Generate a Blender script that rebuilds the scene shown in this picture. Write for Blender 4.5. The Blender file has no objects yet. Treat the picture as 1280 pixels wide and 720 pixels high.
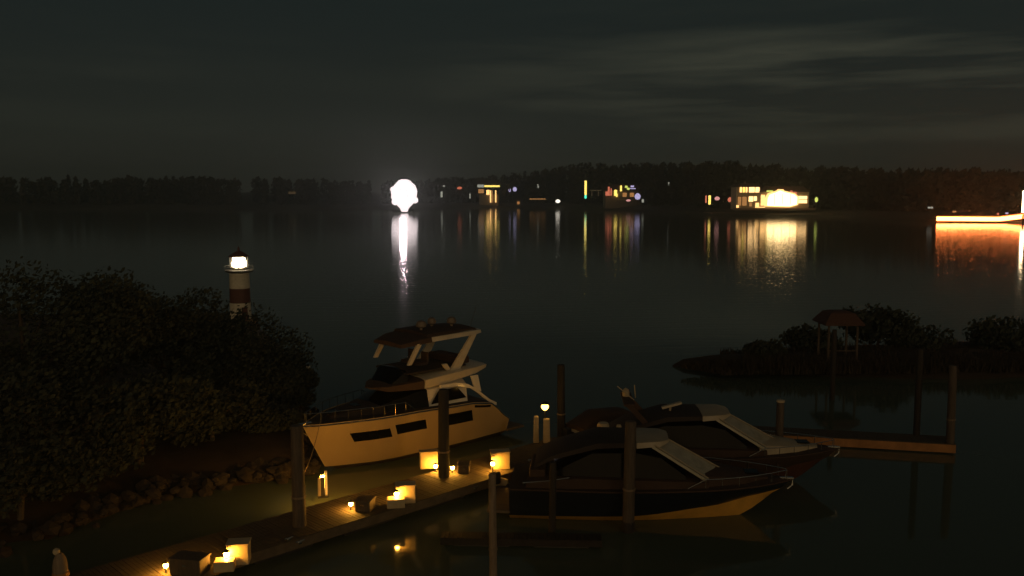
import bpy, bmesh, math, random
from mathutils import Vector, Matrix, noise
random.seed(7)
S = bpy.context.scene; COL = S.collection
PI = math.pi
def R(a): return math.radians(a)

# ------------------------------------------------------------------ camera
F = 1108.0; H = 12.0; PITCH = math.atan(120/F)
cd = bpy.data.cameras.new('camera'); cam = bpy.data.objects.new('camera', cd); COL.objects.link(cam)
cam.location = (0, 0, H); cam.rotation_euler = (PI/2-PITCH, 0, 0)
cd.sensor_width = 36; cd.lens = 36*F/1280; cd.clip_start = .3; cd.clip_end = 9000
S.camera = cam
S.render.resolution_x = 1024; S.render.resolution_y = 576
S.view_settings.view_transform = 'Standard'; S.view_settings.look = 'None'
S.view_settings.exposure = .15; S.view_settings.gamma = 1

# ------------------------------------------------------------------ night sky
W = bpy.data.worlds.new('World'); S.world = W; W.use_nodes = True
nt = W.node_tree; nt.nodes.clear()
def N(t, typ, **kw):
    n = t.nodes.new(typ)
    for k, v in kw.items(): setattr(n, k, v)
    return n
out = N(nt, 'ShaderNodeOutputWorld'); bg = N(nt, 'ShaderNodeBackground')
tc = N(nt, 'ShaderNodeTexCoord'); sep = N(nt, 'ShaderNodeSeparateXYZ')
nt.links.new(tc.outputs['Generated'], sep.inputs[0])
ramp = N(nt, 'ShaderNodeValToRGB'); cr = ramp.color_ramp
cr.elements[0].position = 0; cr.elements[0].color = (.0195, .0185, .0138, 1)
cr.elements[1].position = 1; cr.elements[1].color = (.006, .008, .009, 1)
e = cr.elements.new(.07); e.color = (.0155, .0176, .0140, 1)
e = cr.elements.new(.15); e.color = (.0118, .0152, .0136, 1)
e = cr.elements.new(.24); e.color = (.0088, .0136, .0134, 1)
nt.links.new(sep.outputs['Z'], ramp.inputs[0])
mp = N(nt, 'ShaderNodeMapping'); mp.inputs['Scale'].default_value = (1.6, 1.6, 19); mp.inputs['Location'].default_value = (3.1, .7, 2.2)
nt.links.new(tc.outputs['Generated'], mp.inputs[0])
no = N(nt, 'ShaderNodeTexNoise'); no.inputs['Scale'].default_value = 1.9; no.inputs['Detail'].default_value = 5; no.inputs['Roughness'].default_value = .55
nt.links.new(mp.outputs[0], no.inputs[0])
nr = N(nt, 'ShaderNodeMapRange'); nr.inputs[1].default_value = .46; nr.inputs[2].default_value = .70
nt.links.new(no.outputs[0], nr.inputs[0])
band = N(nt, 'ShaderNodeValToRGB'); b = band.color_ramp
b.elements[0].position = .03; b.elements[0].color = (.15,)*3+(1,)
b.elements[1].position = .22; b.elements[1].color = (.05,)*3+(1,)
e = b.elements.new(.10); e.color = (1, 1, 1, 1)
e = b.elements.new(.145); e.color = (.9, .9, .9, 1)
e = b.elements.new(.18); e.color = (.2, .2, .2, 1)
nt.links.new(sep.outputs['Z'], band.inputs[0])
side = N(nt, 'ShaderNodeMapRange'); side.inputs[1].default_value = -.12; side.inputs[2].default_value = .3; side.inputs[3].default_value = .12
nt.links.new(sep.outputs['X'], side.inputs[0])
m1 = N(nt, 'ShaderNodeMath', operation='MULTIPLY'); m2 = N(nt, 'ShaderNodeMath', operation='MULTIPLY')
nt.links.new(nr.outputs[0], m1.inputs[0]); nt.links.new(band.outputs[0], m1.inputs[1])
nt.links.new(m1.outputs[0], m2.inputs[0]); nt.links.new(side.outputs[0], m2.inputs[1])
mix = N(nt, 'ShaderNodeMix', data_type='RGBA', blend_type='ADD'); mix.inputs[7].default_value = (.030, .029, .018, 1)
nt.links.new(m2.outputs[0], mix.inputs[0]); nt.links.new(ramp.outputs[0], mix.inputs[6])
# added fill glow in the unseen sky behind the camera, lifting boats and foliage
back = N(nt, 'ShaderNodeMapRange', interpolation_type='SMOOTHSTEP'); back.inputs[1].default_value = -.05; back.inputs[2].default_value = -.95
nt.links.new(sep.outputs['Y'], back.inputs[0])
low = N(nt, 'ShaderNodeMapRange', interpolation_type='SMOOTHSTEP'); low.inputs[1].default_value = .75; low.inputs[2].default_value = .0
nt.links.new(sep.outputs['Z'], low.inputs[0])
bl = N(nt, 'ShaderNodeMath', operation='MULTIPLY'); nt.links.new(back.outputs[0], bl.inputs[0]); nt.links.new(low.outputs[0], bl.inputs[1])
mixb = N(nt, 'ShaderNodeMix', data_type='RGBA', blend_type='ADD'); mixb.inputs[7].default_value = (.40, .26, .115, 1)
nt.links.new(bl.outputs[0], mixb.inputs[0]); nt.links.new(mix.outputs[2], mixb.inputs[6])
nt.links.new(mixb.outputs[2], bg.inputs[0]); bg.inputs[1].default_value = 1.0
sky = N(nt, 'ShaderNodeTexSky', sky_type='NISHITA', sun_disc=False); sky.sun_elevation = R(-8); sky.sun_rotation = R(160)
bg2 = N(nt, 'ShaderNodeBackground'); bg2.inputs[1].default_value = .002
nt.links.new(sky.outputs[0], bg2.inputs[0])
ad = N(nt, 'ShaderNodeAddShader'); nt.links.new(bg.outputs[0], ad.inputs[0]); nt.links.new(bg2.outputs[0], ad.inputs[1])
nt.links.new(ad.outputs[0], out.inputs[0])
# added low amber sun standing in for unseen shore lamps behind the camera
sd = bpy.data.lights.new('moon', 'SUN'); sd.energy = .06; sd.angle = R(2.5); sd.color = (1, .72, .42)
so = bpy.data.objects.new('moon', sd); COL.objects.link(so)
so.rotation_euler = Vector((-.50, .80, -.30)).to_track_quat('-Z', 'Y').to_euler()

# ------------------------------------------------------------------ picture-free helpers: where a line of sight meets a level or a distance
def at(px, py, z=0.0):
    d = Vector(((px-640)/F, math.cos(PITCH)-math.sin(PITCH)*(py-360)/F*1.0, 0))
    dy = math.cos(PITCH)-(py-360)/F*math.sin(PITCH); dz = -math.sin(PITCH)-(py-360)/F*math.cos(PITCH)
    t = (z-H)/dz
    return Vector(((px-640)/F*t, dy*t, z))
def dist(px, py, Y):
    dy = math.cos(PITCH)-(py-360)/F*math.sin(PITCH); dz = -math.sin(PITCH)-(py-360)/F*math.cos(PITCH)
    t = Y/dy
    return Vector(((px-640)/F*t, Y, H+dz*t))

# ------------------------------------------------------------------ materials
def mat(name, col, rough=.6, metal=0, vary=.25, scale=3.0, col2=None, stretch=(1, 1, 1), bump=.0, coat=0, spec=.5):
    m = bpy.data.materials.new(name); m.use_nodes = True; t = m.node_tree; p = t.nodes['Principled BSDF']
    p.inputs['Roughness'].default_value = rough; p.inputs['Metallic'].default_value = metal
    p.inputs['Coat Weight'].default_value = coat; p.inputs['Specular IOR Level'].default_value = spec
    tc = N(t, 'ShaderNodeTexCoord'); mp = N(t, 'ShaderNodeMapping'); mp.inputs['Scale'].default_value = stretch
    no = N(t, 'ShaderNodeTexNoise'); no.inputs['Scale'].default_value = scale; no.inputs['Detail'].default_value = 6; no.inputs['Roughness'].default_value = .6
    t.links.new(tc.outputs['Object'], mp.inputs[0]); t.links.new(mp.outputs[0], no.inputs[0])
    r = N(t, 'ShaderNodeValToRGB'); r.color_ramp.elements[0].position = .3; r.color_ramp.elements[1].position = .72
    c2 = col2 or tuple(c*(1-vary) for c in col)
    r.color_ramp.elements[0].color = (*c2, 1); r.color_ramp.elements[1].color = (*col, 1)
    t.links.new(no.outputs[0], r.inputs[0]); t.links.new(r.outputs[0], p.inputs['Base Color'])
    if bump:
        b = N(t, 'ShaderNodeBump'); b.inputs['Strength'].default_value = bump; b.inputs['Distance'].default_value = .02
        t.links.new(no.outputs[0], b.inputs['Height']); t.links.new(b.outputs[0], p.inputs['Normal'])
    return m
def glow(name, col, s):
    m = bpy.data.materials.new(name); m.use_nodes = True; t = m.node_tree; t.nodes.clear()
    o = N(t, 'ShaderNodeOutputMaterial'); e = N(t, 'ShaderNodeEmission'); e.inputs[0].default_value = (*col, 1); e.inputs[1].default_value = s
    t.links.new(e.outputs[0], o.inputs[0]); return m
M = dict(
 gel=mat('white_gelcoat', (.78, .74, .66), .28, vary=.14, scale=1.3, coat=.4),
 gel2=mat('cream_gelcoat', (.70, .62, .48), .32, vary=.2, scale=1.6, coat=.3),
 hull=mat('cream_hull', (.41, .305, .165), .4, vary=.22, scale=.5, stretch=(1, 1, .4)),
 anti=mat('antifouling', (.03, .025, .03), .7),  # bottom paint; on the yacht it also carries the chine shade
 navy=mat('navy_gelcoat', (.012, .016, .026), .3, coat=.4),
 amber=mat('ochre_bottom_paint', (.86, .46, .085), .5, vary=.25, scale=1.5),  # orange lamplight put into the pale bottom stripe's colour
 red=mat('red_brown_bottom_paint', (.10, .042, .028), .5),
 tint=mat('tinted_glass', (.004, .004, .005), .12, spec=.12),
 glass=mat('hazy_windscreen', (.46, .43, .33), .25, vary=.35, scale=2.5),
 canvas=mat('dark_canvas', (.035, .025, .022), .85),
 brown=mat('brown_canvas', (.060, .034, .024), .85),
 vinyl=mat('cream_vinyl', (.55, .48, .36), .6),
 steel=mat('stainless', (.6, .6, .58), .2, metal=1, vary=.1),
 dgrey=mat('dark_plastic', (.03, .03, .03), .5),
 wood=mat('weathered_planks', (.17, .125, .085), .8, vary=.5, scale=2.4, stretch=(1, 6, 1), bump=.5),
 deckwood=mat('walkway_planks', (.105, .078, .052), .85, vary=.5, scale=2.4, stretch=(1, 6, 1), bump=.5),
 wood2=mat('orange_brown_timber', (.48, .22, .075), .75, vary=.45, scale=2.0, stretch=(1, 5, 1), bump=.4),  # orange light on the far dock's side put into the timber colour
 pile=mat('wet_piling_timber', (.115, .085, .066), .75, vary=.55, scale=3, stretch=(5, 5, .6), bump=.6),
 pilep=mat('pale_piling_timber', (.27, .20, .14), .75, vary=.45, scale=3, stretch=(5, 5, .6), bump=.6),
 dark=mat('dark_piling_timber', (.035, .028, .024), .85, vary=.5, scale=3, stretch=(5, 5, .6), bump=.6),
 float=mat('float_plastic', (.03, .03, .03), .6),
 box=mat('fibreglass_box', (.56, .45, .28), .45, vary=.2, scale=4),
 cgel=mat('dull_gelcoat', (.42, .35, .24), .4, vary=.25, scale=2),
 cap=mat('pale_cap', (.55, .45, .30), .6),
 leaf=mat('dark_leaves', (.041, .052, .038), .95, vary=.3, scale=.8),
 leaf2=mat('olive_leaves', (.041, .050, .036), .95, vary=.3, scale=.8),
 far=mat('far_foliage', (.060, .055, .035), .9, vary=.5, scale=.05),
 bark=mat('bark', (.09, .07, .05), .9, bump=.5),
 soil=mat('bank_soil', (.060, .036, .024), .95, vary=.6, scale=.7, bump=.4),
 land=mat('far_land', (.05, .045, .03), .95, vary=.5, scale=.03),
 rock=mat('riprap', (.045, .034, .027), .9, vary=.5, scale=2),
 mud=mat('marsh_mud', (.035, .024, .018), .95, vary=.6, scale=.4),
 wall=mat('house_wall', (.50, .42, .30), .8, vary=.15),
 wall2=mat('dim_house_wall', (.22, .18, .13), .8, vary=.2),
 roof=mat('roof_shingles', (.09, .05, .04), .85, vary=.4, scale=1),
 trim=mat('pale_trim', (.65, .60, .5), .6),
 lwhite=mat('lighthouse_white', (.62, .58, .48), .6),
 lred=mat('lighthouse_dark_red', (.09, .025, .018), .6),
 concrete=mat('quay_concrete', (.30, .20, .13), .85, vary=.3, scale=.2),
 metal=mat('dark_metal', (.05, .05, .05), .5, metal=.6),
)
G = dict(
 flood=glow('floodlight_white', (1, .84, .84), 1.45),
 floodc=glow('floodlight_core', (1, .74, .80), 150),
 lant=glow('lantern_glow', (1, .78, .46), 20),
 amber=glow('amber_bulb', (1, .43, .045), 260),
 amberlow=glow('amber_strip', (1, .52, .10), .8),
 post=glow('post_lamp', (1, .50, .09), 9),
 bay=glow('bay_window', (1, .66, .28), 5),
 win=glow('warm_window', (1, .55, .18), 2.2),
 win2=glow('bright_window', (1, .60, .24), 2.6),
 pane=glow('dim_window', (1, .45, .14), .45),
 yel=glow('yellow_light', (1, .70, .14), 1.9),
 green=glow('green_yellow_light', (.85, .95, .18), 1.0),
 teal=glow('teal_light', (.1, 1, .6), 1.6),
 redl=glow('red_light', (1, .26, .14), .7),
 pinkl=glow('pink_light', (1, .45, .40), .8),
 viol=glow('violet_light', (.70, .62, 1), .8),
 white=glow('white_light', (1, .90, .75), 1.8),
 faint=glow('very_faint_light', (1, .6, .25), .05),
 dimw=glow('dim_white_light', (.8, .8, .65), .45),
 quay=glow('orange_quay_strip', (1, .22, .05), 19),
 mast=glow('mast_light', (1, .74, .42), 16),
)

# ------------------------------------------------------------------ mesh builder
class MB:
    def __init__(s): s.v = []; s.f = []; s.sm = []
    def add(s, vs, fs, smooth=False):
        o = len(s.v); s.v += [tuple(v) for v in vs]; s.f += [tuple(o+i for i in f) for f in fs]; s.sm += [smooth]*len(fs); return s
    def box(s, c, d, rz=0, ch=0.0, taper=1.0, ry=0):
        bm = bmesh.new(); bmesh.ops.create_cube(bm, size=1)
        for v in bm.verts:
            k = taper if v.co.z > 0 else 1
            v.co = Vector((v.co.x*d[0]*k, v.co.y*d[1]*k, v.co.z*d[2]))
        if ch: bmesh.ops.bevel(bm, geom=bm.edges[:], offset=ch, segments=2, affect='EDGES', profile=.5)
        m = Matrix.Translation(c) @ Matrix.Rotation(rz, 4, 'Z') @ Matrix.Rotation(ry, 4, 'Y')
        bm.transform(m); bm.verts.index_update()
        s.add([v.co for v in bm.verts], [[v.index for v in f.verts] for f in bm.faces]); bm.free(); return s
    def lathe(s, prof, c=(0, 0, 0), n=16, wob=0.0):
        vs = []; fs = []
        for i, (r, z) in enumerate(prof):
            for k in range(n):
                a = 2*PI*k/n; rr = r*(1+wob*math.sin(3*a+z*2.1)+wob*.6*math.sin(7*a-z*3))
                vs.append((c[0]+rr*math.cos(a), c[1]+rr*math.sin(a), c[2]+z))
        for i in range(len(prof)-1):
            for k in range(n):
                k2 = (k+1) % n; fs.append((i*n+k, i*n+k2, (i+1)*n+k2, (i+1)*n+k))
        fs.append(tuple(range(n-1, -1, -1))); fs.append(tuple((len(prof)-1)*n+k for k in range(n)))
        return s.add(vs, fs, True)
    def tube(s, pts, r, n=8, r2=None):
        pts = [Vector(p) for p in pts]; vs = []; fs = []; r2 = r if r2 is None else r2
        for i, p in enumerate(pts):
            d = (pts[min(i+1, len(pts)-1)]-pts[max(i-1, 0)]).normalized()
            a = d.orthogonal().normalized() if abs(d.z) > .95 else d.cross(Vector((0, 0, 1))).normalized()
            b = d.cross(a); rr = r+(r2-r)*i/max(1, len(pts)-1)
            for k in range(n):
                t = 2*PI*k/n; vs.append(p+(a*math.cos(t)+b*math.sin(t))*rr)
        for i in range(len(pts)-1):
            for k in range(n):
                k2 = (k+1) % n; fs.append((i*n+k, i*n+k2, (i+1)*n+k2, (i+1)*n+k))
        fs.append(tuple(range(n-1, -1, -1))); fs.append(tuple((len(pts)-1)*n+k for k in range(n)))
        return s.add(vs, fs, True)
    def loft(s, secs, closed=False, caps=False, smooth=True):
        n = len(secs[0]); vs = [p for q in secs for p in q]; fs = []
        for i in range(len(secs)-1):
            for k in range(n if closed else n-1):
                k2 = (k+1) % n; fs.append((i*n+k, i*n+k2, (i+1)*n+k2, (i+1)*n+k))
        if caps: fs.append(tuple(range(n-1, -1, -1))); fs.append(tuple((len(secs)-1)*n+k for k in range(n)))
        return s.add(vs, fs, smooth)
    def prism(s, poly, y0, y1):   # an outline in x,z given real thickness in y
        n = len(poly); vs = [(x, y0, z) for x, z in poly]+[(x, y1, z) for x, z in poly]
        fs = [tuple(range(n)), tuple(range(2*n-1, n-1, -1))]+[(i, i+n, (i+1) % n+n, (i+1) % n) for i in range(n)]
        return s.add(vs, fs)
    def build(s, name, m, parent=None, loc=None, rz=None):
        me = bpy.data.meshes.new(name); me.from_pydata(s.v, [], s.f)
        me.polygons.foreach_set('use_smooth', s.sm)
        me.materials.append(m); me.update()
        bm = bmesh.new(); bm.from_mesh(me)
        if len(bm.faces) < 4000: bmesh.ops.recalc_face_normals(bm, faces=bm.faces)
        bm.to_mesh(me); bm.free()
        if any(s.sm):
            try: me.set_sharp_from_angle(angle=R(40))
            except Exception: pass
        o = bpy.data.objects.new(name, me); COL.objects.link(o)
        if parent: o.parent = parent
        if loc is not None: o.location = loc
        if rz is not None: o.rotation_euler.z = rz
        return o
def tag(o, label=None, cat=None, group=None, kind=None):
    if label: o['label'] = label
    if cat: o['category'] = cat
    if group: o['group'] = group
    if kind: o['kind'] = kind
    return o
def thing(name, loc, label, cat, group=None, rz=0):
    o = bpy.data.objects.new(name, None); COL.objects.link(o); o.location = loc; o.rotation_euler.z = rz
    return tag(o, label, cat, group)
def kids(o): return [c for c in bpy.data.objects if c.parent == o]
def copy_tree(o, parent=None):
    c = o.copy(); COL.objects.link(c); c.parent = parent
    for ch in kids(o): copy_tree(ch, c)
    return c

# ------------------------------------------------------------------ water
def water_mat():
    m = bpy.data.materials.new('harbour_water'); m.use_nodes = True; t = m.node_tree; p = t.nodes['Principled BSDF']
    p.inputs['Base Color'].default_value = (.085, .108, .078, 1); p.inputs['Roughness'].default_value = .07; p.inputs['IOR'].default_value = 1.33
    g = N(t, 'ShaderNodeNewGeometry'); L = t.links.new
    nz = N(t, 'ShaderNodeTexNoise'); nz.inputs['Scale'].default_value = .045; nz.inputs['Detail'].default_value = 3; L(g.outputs['Position'], nz.inputs[0])
    def math_(op, a, b=None):
        n = N(t, 'ShaderNodeMath', operation=op)
        for i, x in enumerate((a, b)):
            if x is None: continue
            if isinstance(x, (int, float)): n.inputs[i].default_value = x
            else: L(x, n.inputs[i])
        return n.outputs[0]
    acc = None
    for ang, lam, A, ph in ((93, 1.35, .0125, 0), (84, .83, .0100, 2), (101, 2.3, .0060, 4), (60, .57, .0035, 1), (128, .49, .0035, 5)):
        d = Vector((math.cos(R(ang)), math.sin(R(ang)), 0)); k = 2*PI/lam
        dt = N(t, 'ShaderNodeVectorMath', operation='DOT_PRODUCT'); L(g.outputs['Position'], dt.inputs[0]); dt.inputs[1].default_value = d*k
        wv = math_('COSINE', math_('ADD', dt.outputs['Value'], math_('MULTIPLY_ADD', nz.outputs[0], 22.0)))
        sc = N(t, 'ShaderNodeVectorMath', operation='SCALE'); sc.inputs[0].default_value = -d*A; L(wv, sc.inputs['Scale'])
        if acc is None: acc = sc.outputs[0]
        else:
            a = N(t, 'ShaderNodeVectorMath', operation='ADD'); L(acc, a.inputs[0]); L(sc.outputs[0], a.inputs[1]); acc = a.outputs[0]
    sp = N(t, 'ShaderNodeSeparateXYZ'); L(g.outputs['Position'], sp.inputs[0])
    calm = N(t, 'ShaderNodeMapRange', interpolation_type='SMOOTHSTEP'); L(sp.outputs['Y'], calm.inputs[0])      # the marina is sheltered, the open water rippled
    calm.inputs[1].default_value = 38; calm.inputs[2].default_value = 105; calm.inputs[3].default_value = .12; calm.inputs[4].default_value = 1
    s2 = N(t, 'ShaderNodeVectorMath', operation='SCALE'); L(acc, s2.inputs[0]); L(calm.outputs[0], s2.inputs['Scale'])
    pz = N(t, 'ShaderNodeTexNoise'); pz.inputs['Scale'].default_value = 2.6; pz.inputs['Detail'].default_value = 3; L(g.outputs['Position'], pz.inputs[0])
    pr = N(t, 'ShaderNodeMapRange'); L(pz.outputs[0], pr.inputs[0]); pr.inputs[1].default_value = .46; pr.inputs[2].default_value = .64; pr.inputs[3].default_value = .30; pr.inputs[4].default_value = 1.45
    s3 = N(t, 'ShaderNodeVectorMath', operation='SCALE'); L(s2.outputs[0], s3.inputs[0]); L(pr.outputs[0], s3.inputs['Scale']); s2 = s3
    a = N(t, 'ShaderNodeVectorMath', operation='ADD'); L(s2.outputs[0], a.inputs[0]); a.inputs[1].default_value = (0, 0, 1)
    nn = N(t, 'ShaderNodeVectorMath', operation='NORMALIZE'); L(a.outputs[0], nn.inputs[0]); L(nn.outputs[0], p.inputs['Normal'])
    return m
MB().add([(-1800, -60, 0), (1800, -60, 0), (1800, 1500, 0), (-1800, 1500, 0)], [(0, 1, 2, 3)]).build('water', water_mat())['kind'] = 'structure'

# ------------------------------------------------------------------ haze (even night air)
hz = bpy.data.materials.new('haze'); hz.use_nodes = True; t = hz.node_tree; t.nodes.clear()
o_ = N(t, 'ShaderNodeOutputMaterial'); pv = N(t, 'ShaderNodeVolumePrincipled')
pv.inputs['Color'].default_value = (.74, .90, .84, 1); pv.inputs['Density'].default_value = .00065; pv.inputs['Anisotropy'].default_value = .6
t.links.new(pv.outputs[0], o_.inputs['Volume'])
hb = MB().box((0, 720, 24), (3700, 1640, 50)).build('haze', hz); hb['kind'] = 'stuff'

# ------------------------------------------------------------------ far shore
SH = [(-700, 262), (-200, 262), (0, 262), (200, 262), (400, 262), (520, 260), (620, 259), (700, 261), (780, 263), (850, 266), (885, 269), (960, 270.5), (1030, 271), (1100, 274), (1160, 276.5), (1290, 277.5), (1500, 289), (2000, 300)]
def shore_y(px):
    for (a, ya), (b, yb) in zip(SH, SH[1:]):
        if a <= px <= b: return ya+(yb-ya)*(px-a)/(b-a)
    return SH[-1][1]
rows = []
for off, z in ((0, -.3), (1.5, .9), (14, 2.6), (60, 5), (220, 9), (520, 12)):
    row = []
    for px in range(-700, 2001, 20):
        p = at(px, shore_y(px)); d = p.xy.normalized()
        wz = z+(noise.noise(Vector((px*.01, off*.02, 0)))*.12*z if off > 3 else 0)
        row.append((p.x+d.x*off, p.y+d.y*off, wz))
    rows.append(row)
MB().loft(rows).build('far_shore', M['land'])['kind'] = 'structure'

def wood(name, px0, px1, tops, off0, n, seed, leaf=1.5, label=None):
    rnd = random.Random(seed); vs = []; fs = []
    for i in range(n):
        px = rnd.uniform(px0, px1); off = off0+rnd.random()*45
        p = at(px, shore_y(px)); d = p.xy.normalized(); x, y = p.x+d.x*off, p.y+d.y*off
        q = (px-px0)/(px1-px0)*(len(tops)-1); k = min(int(q), len(tops)-2); ty = tops[k]+(tops[k+1]-tops[k])*(q-k)
        top = dist(px, ty, y).z*rnd.uniform(.80, 1.05); rad = rnd.uniform(2.6, 5.5)
        conif = rnd.random() < .35
        for j in range(170):
            u = rnd.random()**.8; z = 2+(top-2)*u
            if conif: rr = rad*.75*(1-u)**.8+.3
            else: rr = rad*math.sqrt(max(.03, 1-(2*u-1.1)**2*.8))
            a = rnd.random()*2*PI; r = rr*math.sqrt(rnd.random())
            c = Vector((x+r*math.cos(a), y+r*math.sin(a), z)); s = leaf*rnd.uniform(.5, 1.2)
            ax = Vector((rnd.gauss(0, 1), rnd.gauss(0, 1), rnd.gauss(0, 1))).normalized(); bx_ = ax.orthogonal().normalized()*s; cx = ax.cross(bx_)*rnd.uniform(.5, 1)
            o = len(vs); vs += [tuple(c-bx_-cx), tuple(c+bx_-cx*.4), tuple(c+cx), tuple(c-bx_*.4+cx*.5)]; fs.append((o, o+1, o+2, o+3))
    m = MB(); m.v = vs; m.f = fs; m.sm = [False]*len(fs)
    o = m.build(name, M['far']); o['kind'] = 'stuff'; return o
wood('far_wood', -720, 560, [222, 221, 221, 220, 221, 222, 224, 226], 18, 330, 1)
wood('far_wood', 540, 700, [224, 224, 217, 211], 22, 90, 2)
wood('far_wood', 680, 900, [213, 206, 207, 204, 205], 22, 130, 3)
wood('far_wood', 880, 1420, [203, 207, 212, 214, 213, 215, 214, 213], 26, 260, 4)

# ------------------------------------------------------------------ lit things on the far shore
def ground(px, off):
    p = at(px, shore_y(px)); d = p.xy.normalized(); z = 2.6*(off-1.5)/12.5+.7 if off < 14 else 2.6+(off-14)*.05
    return Vector((p.x+d.x*off, p.y+d.y*off, max(.5, z)))
def shore_lamp(px, py, w, h, m, label, off=6, shape='globe', group=None, name='shore_lamp'):
    g = ground(px, off); c = dist(px, py, g.y); mpp = g.y/F; w *= mpp; h *= mpp
    base = min(g.z, c.z-h/2-.3)
    r = thing(name, (c.x, g.y, base), label, 'lamp', group); zc = c.z-base
    MB().lathe([(.14, -.4), (.10, zc-h/2)], n=8).build('post', M['metal'], r)
    if shape == 'globe':
        MB().lathe([(.05, -h*.5), (w*.30, -h*.44), (w*.46, -h*.2), (w*.5, 0), (w*.42, h*.25), (w*.2, h*.45), (.05, h*.5)], n=12).build('lamp_head', m, r, (0, 0, zc))
        MB().lathe([(w*.52, 0), (w*.3, .12), (.08, .25)], n=12).build('lamp_cap', M['metal'], r, (0, 0, zc+h*.5))
    else:
        MB().box((0, 0, 0), (w, .5, h), ch=.05).build('lamp_head', m, r, (0, 0, zc))
        MB().box((0, .35, 0), (w*1.1, .15, h*1.05)).build('housing', M['metal'], r, (0, 0, zc))
    return r
shore_lamp(557, 232.5, 6, 1.8, G['dimw'], 'faint pale lamp above the water, first one right of the floodlight', shape='bar', off=25)
shore_lamp(574.5, 235, 6.5, 3.2, G['redl'], 'small red-and-white lamp left of the long yellow-lit boathouse', off=22)
shore_lamp(552, 243, 2.4, 7, G['dimw'], 'tall dim pale lamp at the water edge just right of the floodlight', shape='bar', off=3)
shore_lamp(587.5, 245, 1.4, 6, G['dimw'], 'thin dim upright lamp at the water just left of the yellow boathouse', shape='bar', off=3)
shore_lamp(637, 237.5, 3, 5, G['viol'], 'left one of the two violet lamps right of the yellow boathouse', off=20, group='violet lamps')
shore_lamp(643.5, 236.5, 5, 5.5, G['viol'], 'right one of the two violet lamps right of the yellow boathouse', off=20, group='violet lamps')
shore_lamp(672, 233, 3.5, 6, G['dimw'], 'faint grey lamp high on the shore above the long pale jetty', off=30)
shore_lamp(697.3, 251.5, 6, 4.4, G['white'], 'small white and red lamp low over the water at the jetty end', off=2)
shore_lamp(837, 229, 5, 5.5, G['dimw'], 'lone grey lamp high in the dark trees right of the pub', off=40)
shore_lamp(887, 250, 2.8, 11, G['yel'], 'upright yellow lamp, leftmost beside the big glowing house', shape='bar', off=8)
shore_lamp(882.5, 249, 1.6, 9, G['redl'], 'thin red lamp touching the upright yellow one left of the big house', shape='bar', off=9)
shore_lamp(896.5, 248, 6.5, 4.8, G['pinkl'], 'flat pink and yellow lamp second from left beside the big house', off=10)
shore_lamp(912.5, 249.5, 6, 6, G['redl'], 'round red lamp just left of the big glowing house', off=10)
shore_lamp(1020.5, 249.5, 4, 6.5, G['green'], 'green-yellow lamp just right of the big glowing house', off=10)
shore_lamp(1083.5, 278, 1.4, 5.5, G['dimw'], 'thin dim lamp at the water between big house and orange quay', shape='bar', off=1)
shore_lamp(1163, 259.5, 6, 2, G['dimw'], 'faint pale lamp above the left end of the orange quay', shape='bar', off=12)
shore_lamp(1193, 264.5, 4, 2, G['pane'], 'faint amber lamp on the bank just above the orange quay', shape='bar', off=10)
shore_lamp(149.5, 267, 2.5, 4.5, G['dimw'], 'tiny dim lamp on the dark water at far left', off=-30)
shore_lamp(365, 241, 9, 3, G['faint'], 'very faint amber lamp in the far wood left of the floodlight', shape='bar', off=25)

# floodlight: its bloom is modelled as a glowing shell and bulges behind the core lamp
g = at(505, 266); mpp = g.y/F
r = thing('floodlight_tower', (dist(505.5, 244, g.y).x, g.y, 0), 'huge blinding white floodlight low over the far water', 'floodlight')
zc = dist(505, 245, g.y).z
MB().lathe([(2.2, -1.5), (2.0, .6), (1.6, .7), (1.2, zc-8)], n=12).build('mast', M['metal'], r)
P = [(-20, 3.5), (-15, 5.5), (-9, 11.5), (-2, 15.5), (6, 16), (13, 13), (19, 7), (21.5, 1.5)]
MB().lathe([(w*mpp, z*mpp) for z, w in P], n=24, wob=.05).build('lamp_head', G['flood'], r, (0, 0, zc))
MB().lathe([(8*mpp, 0), (5*mpp, 1), (.3, 1.5)], n=16).build('lamp_cap', M['metal'], r, (0, 0, zc+20.5*mpp))
for x, z, q in ((13.5, -5, 4.2), (-11, -7, 4.5), (-13, 8, 4)):
    MB().lathe([(.1, -q*mpp), (q*.8*mpp, -q*.6*mpp), (q*mpp, 0), (q*.8*mpp, q*.6*mpp), (.1, q*mpp)], n=12).build('side_lamp', G['flood'], r, (x*mpp, -2, zc+z*mpp))
MB().lathe([(.2, -2.2), (1.7, -1.3), (2.1, 0), (1.7, 1.3), (.2, 2.2)], n=14).build('core_lamp', G['floodc'], r, (0, -18.5*mpp, zc+1))
MB().box((0, -10*mpp, 1), (.5, 14*mpp, .5)).build('bracket', M['metal'], r, (0, 0, zc))

# vertical neon post
g = ground(732, 4); c = dist(732, 238.5, g.y); mpp = g.y/F; h = 21*mpp
r = thing('neon_pole', (c.x, g.y, c.z-h/2-2), 'tall thin yellow neon pole with a teal foot on far shore', 'lamp')
MB().lathe([(.5, -3), (.4, 2.6)], n=10).build('post', M['metal'], r)
MB().box((0, 0, 3.8), (2.3*mpp, 1, 2.4), ch=.1).build('foot_light', G['teal'], r)
MB().box((0, 0, 2+2.9+h*.43), (2.6*mpp, 1, h*.86-.2), ch=.15).build('light_tube', G['yel'], r)

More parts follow.
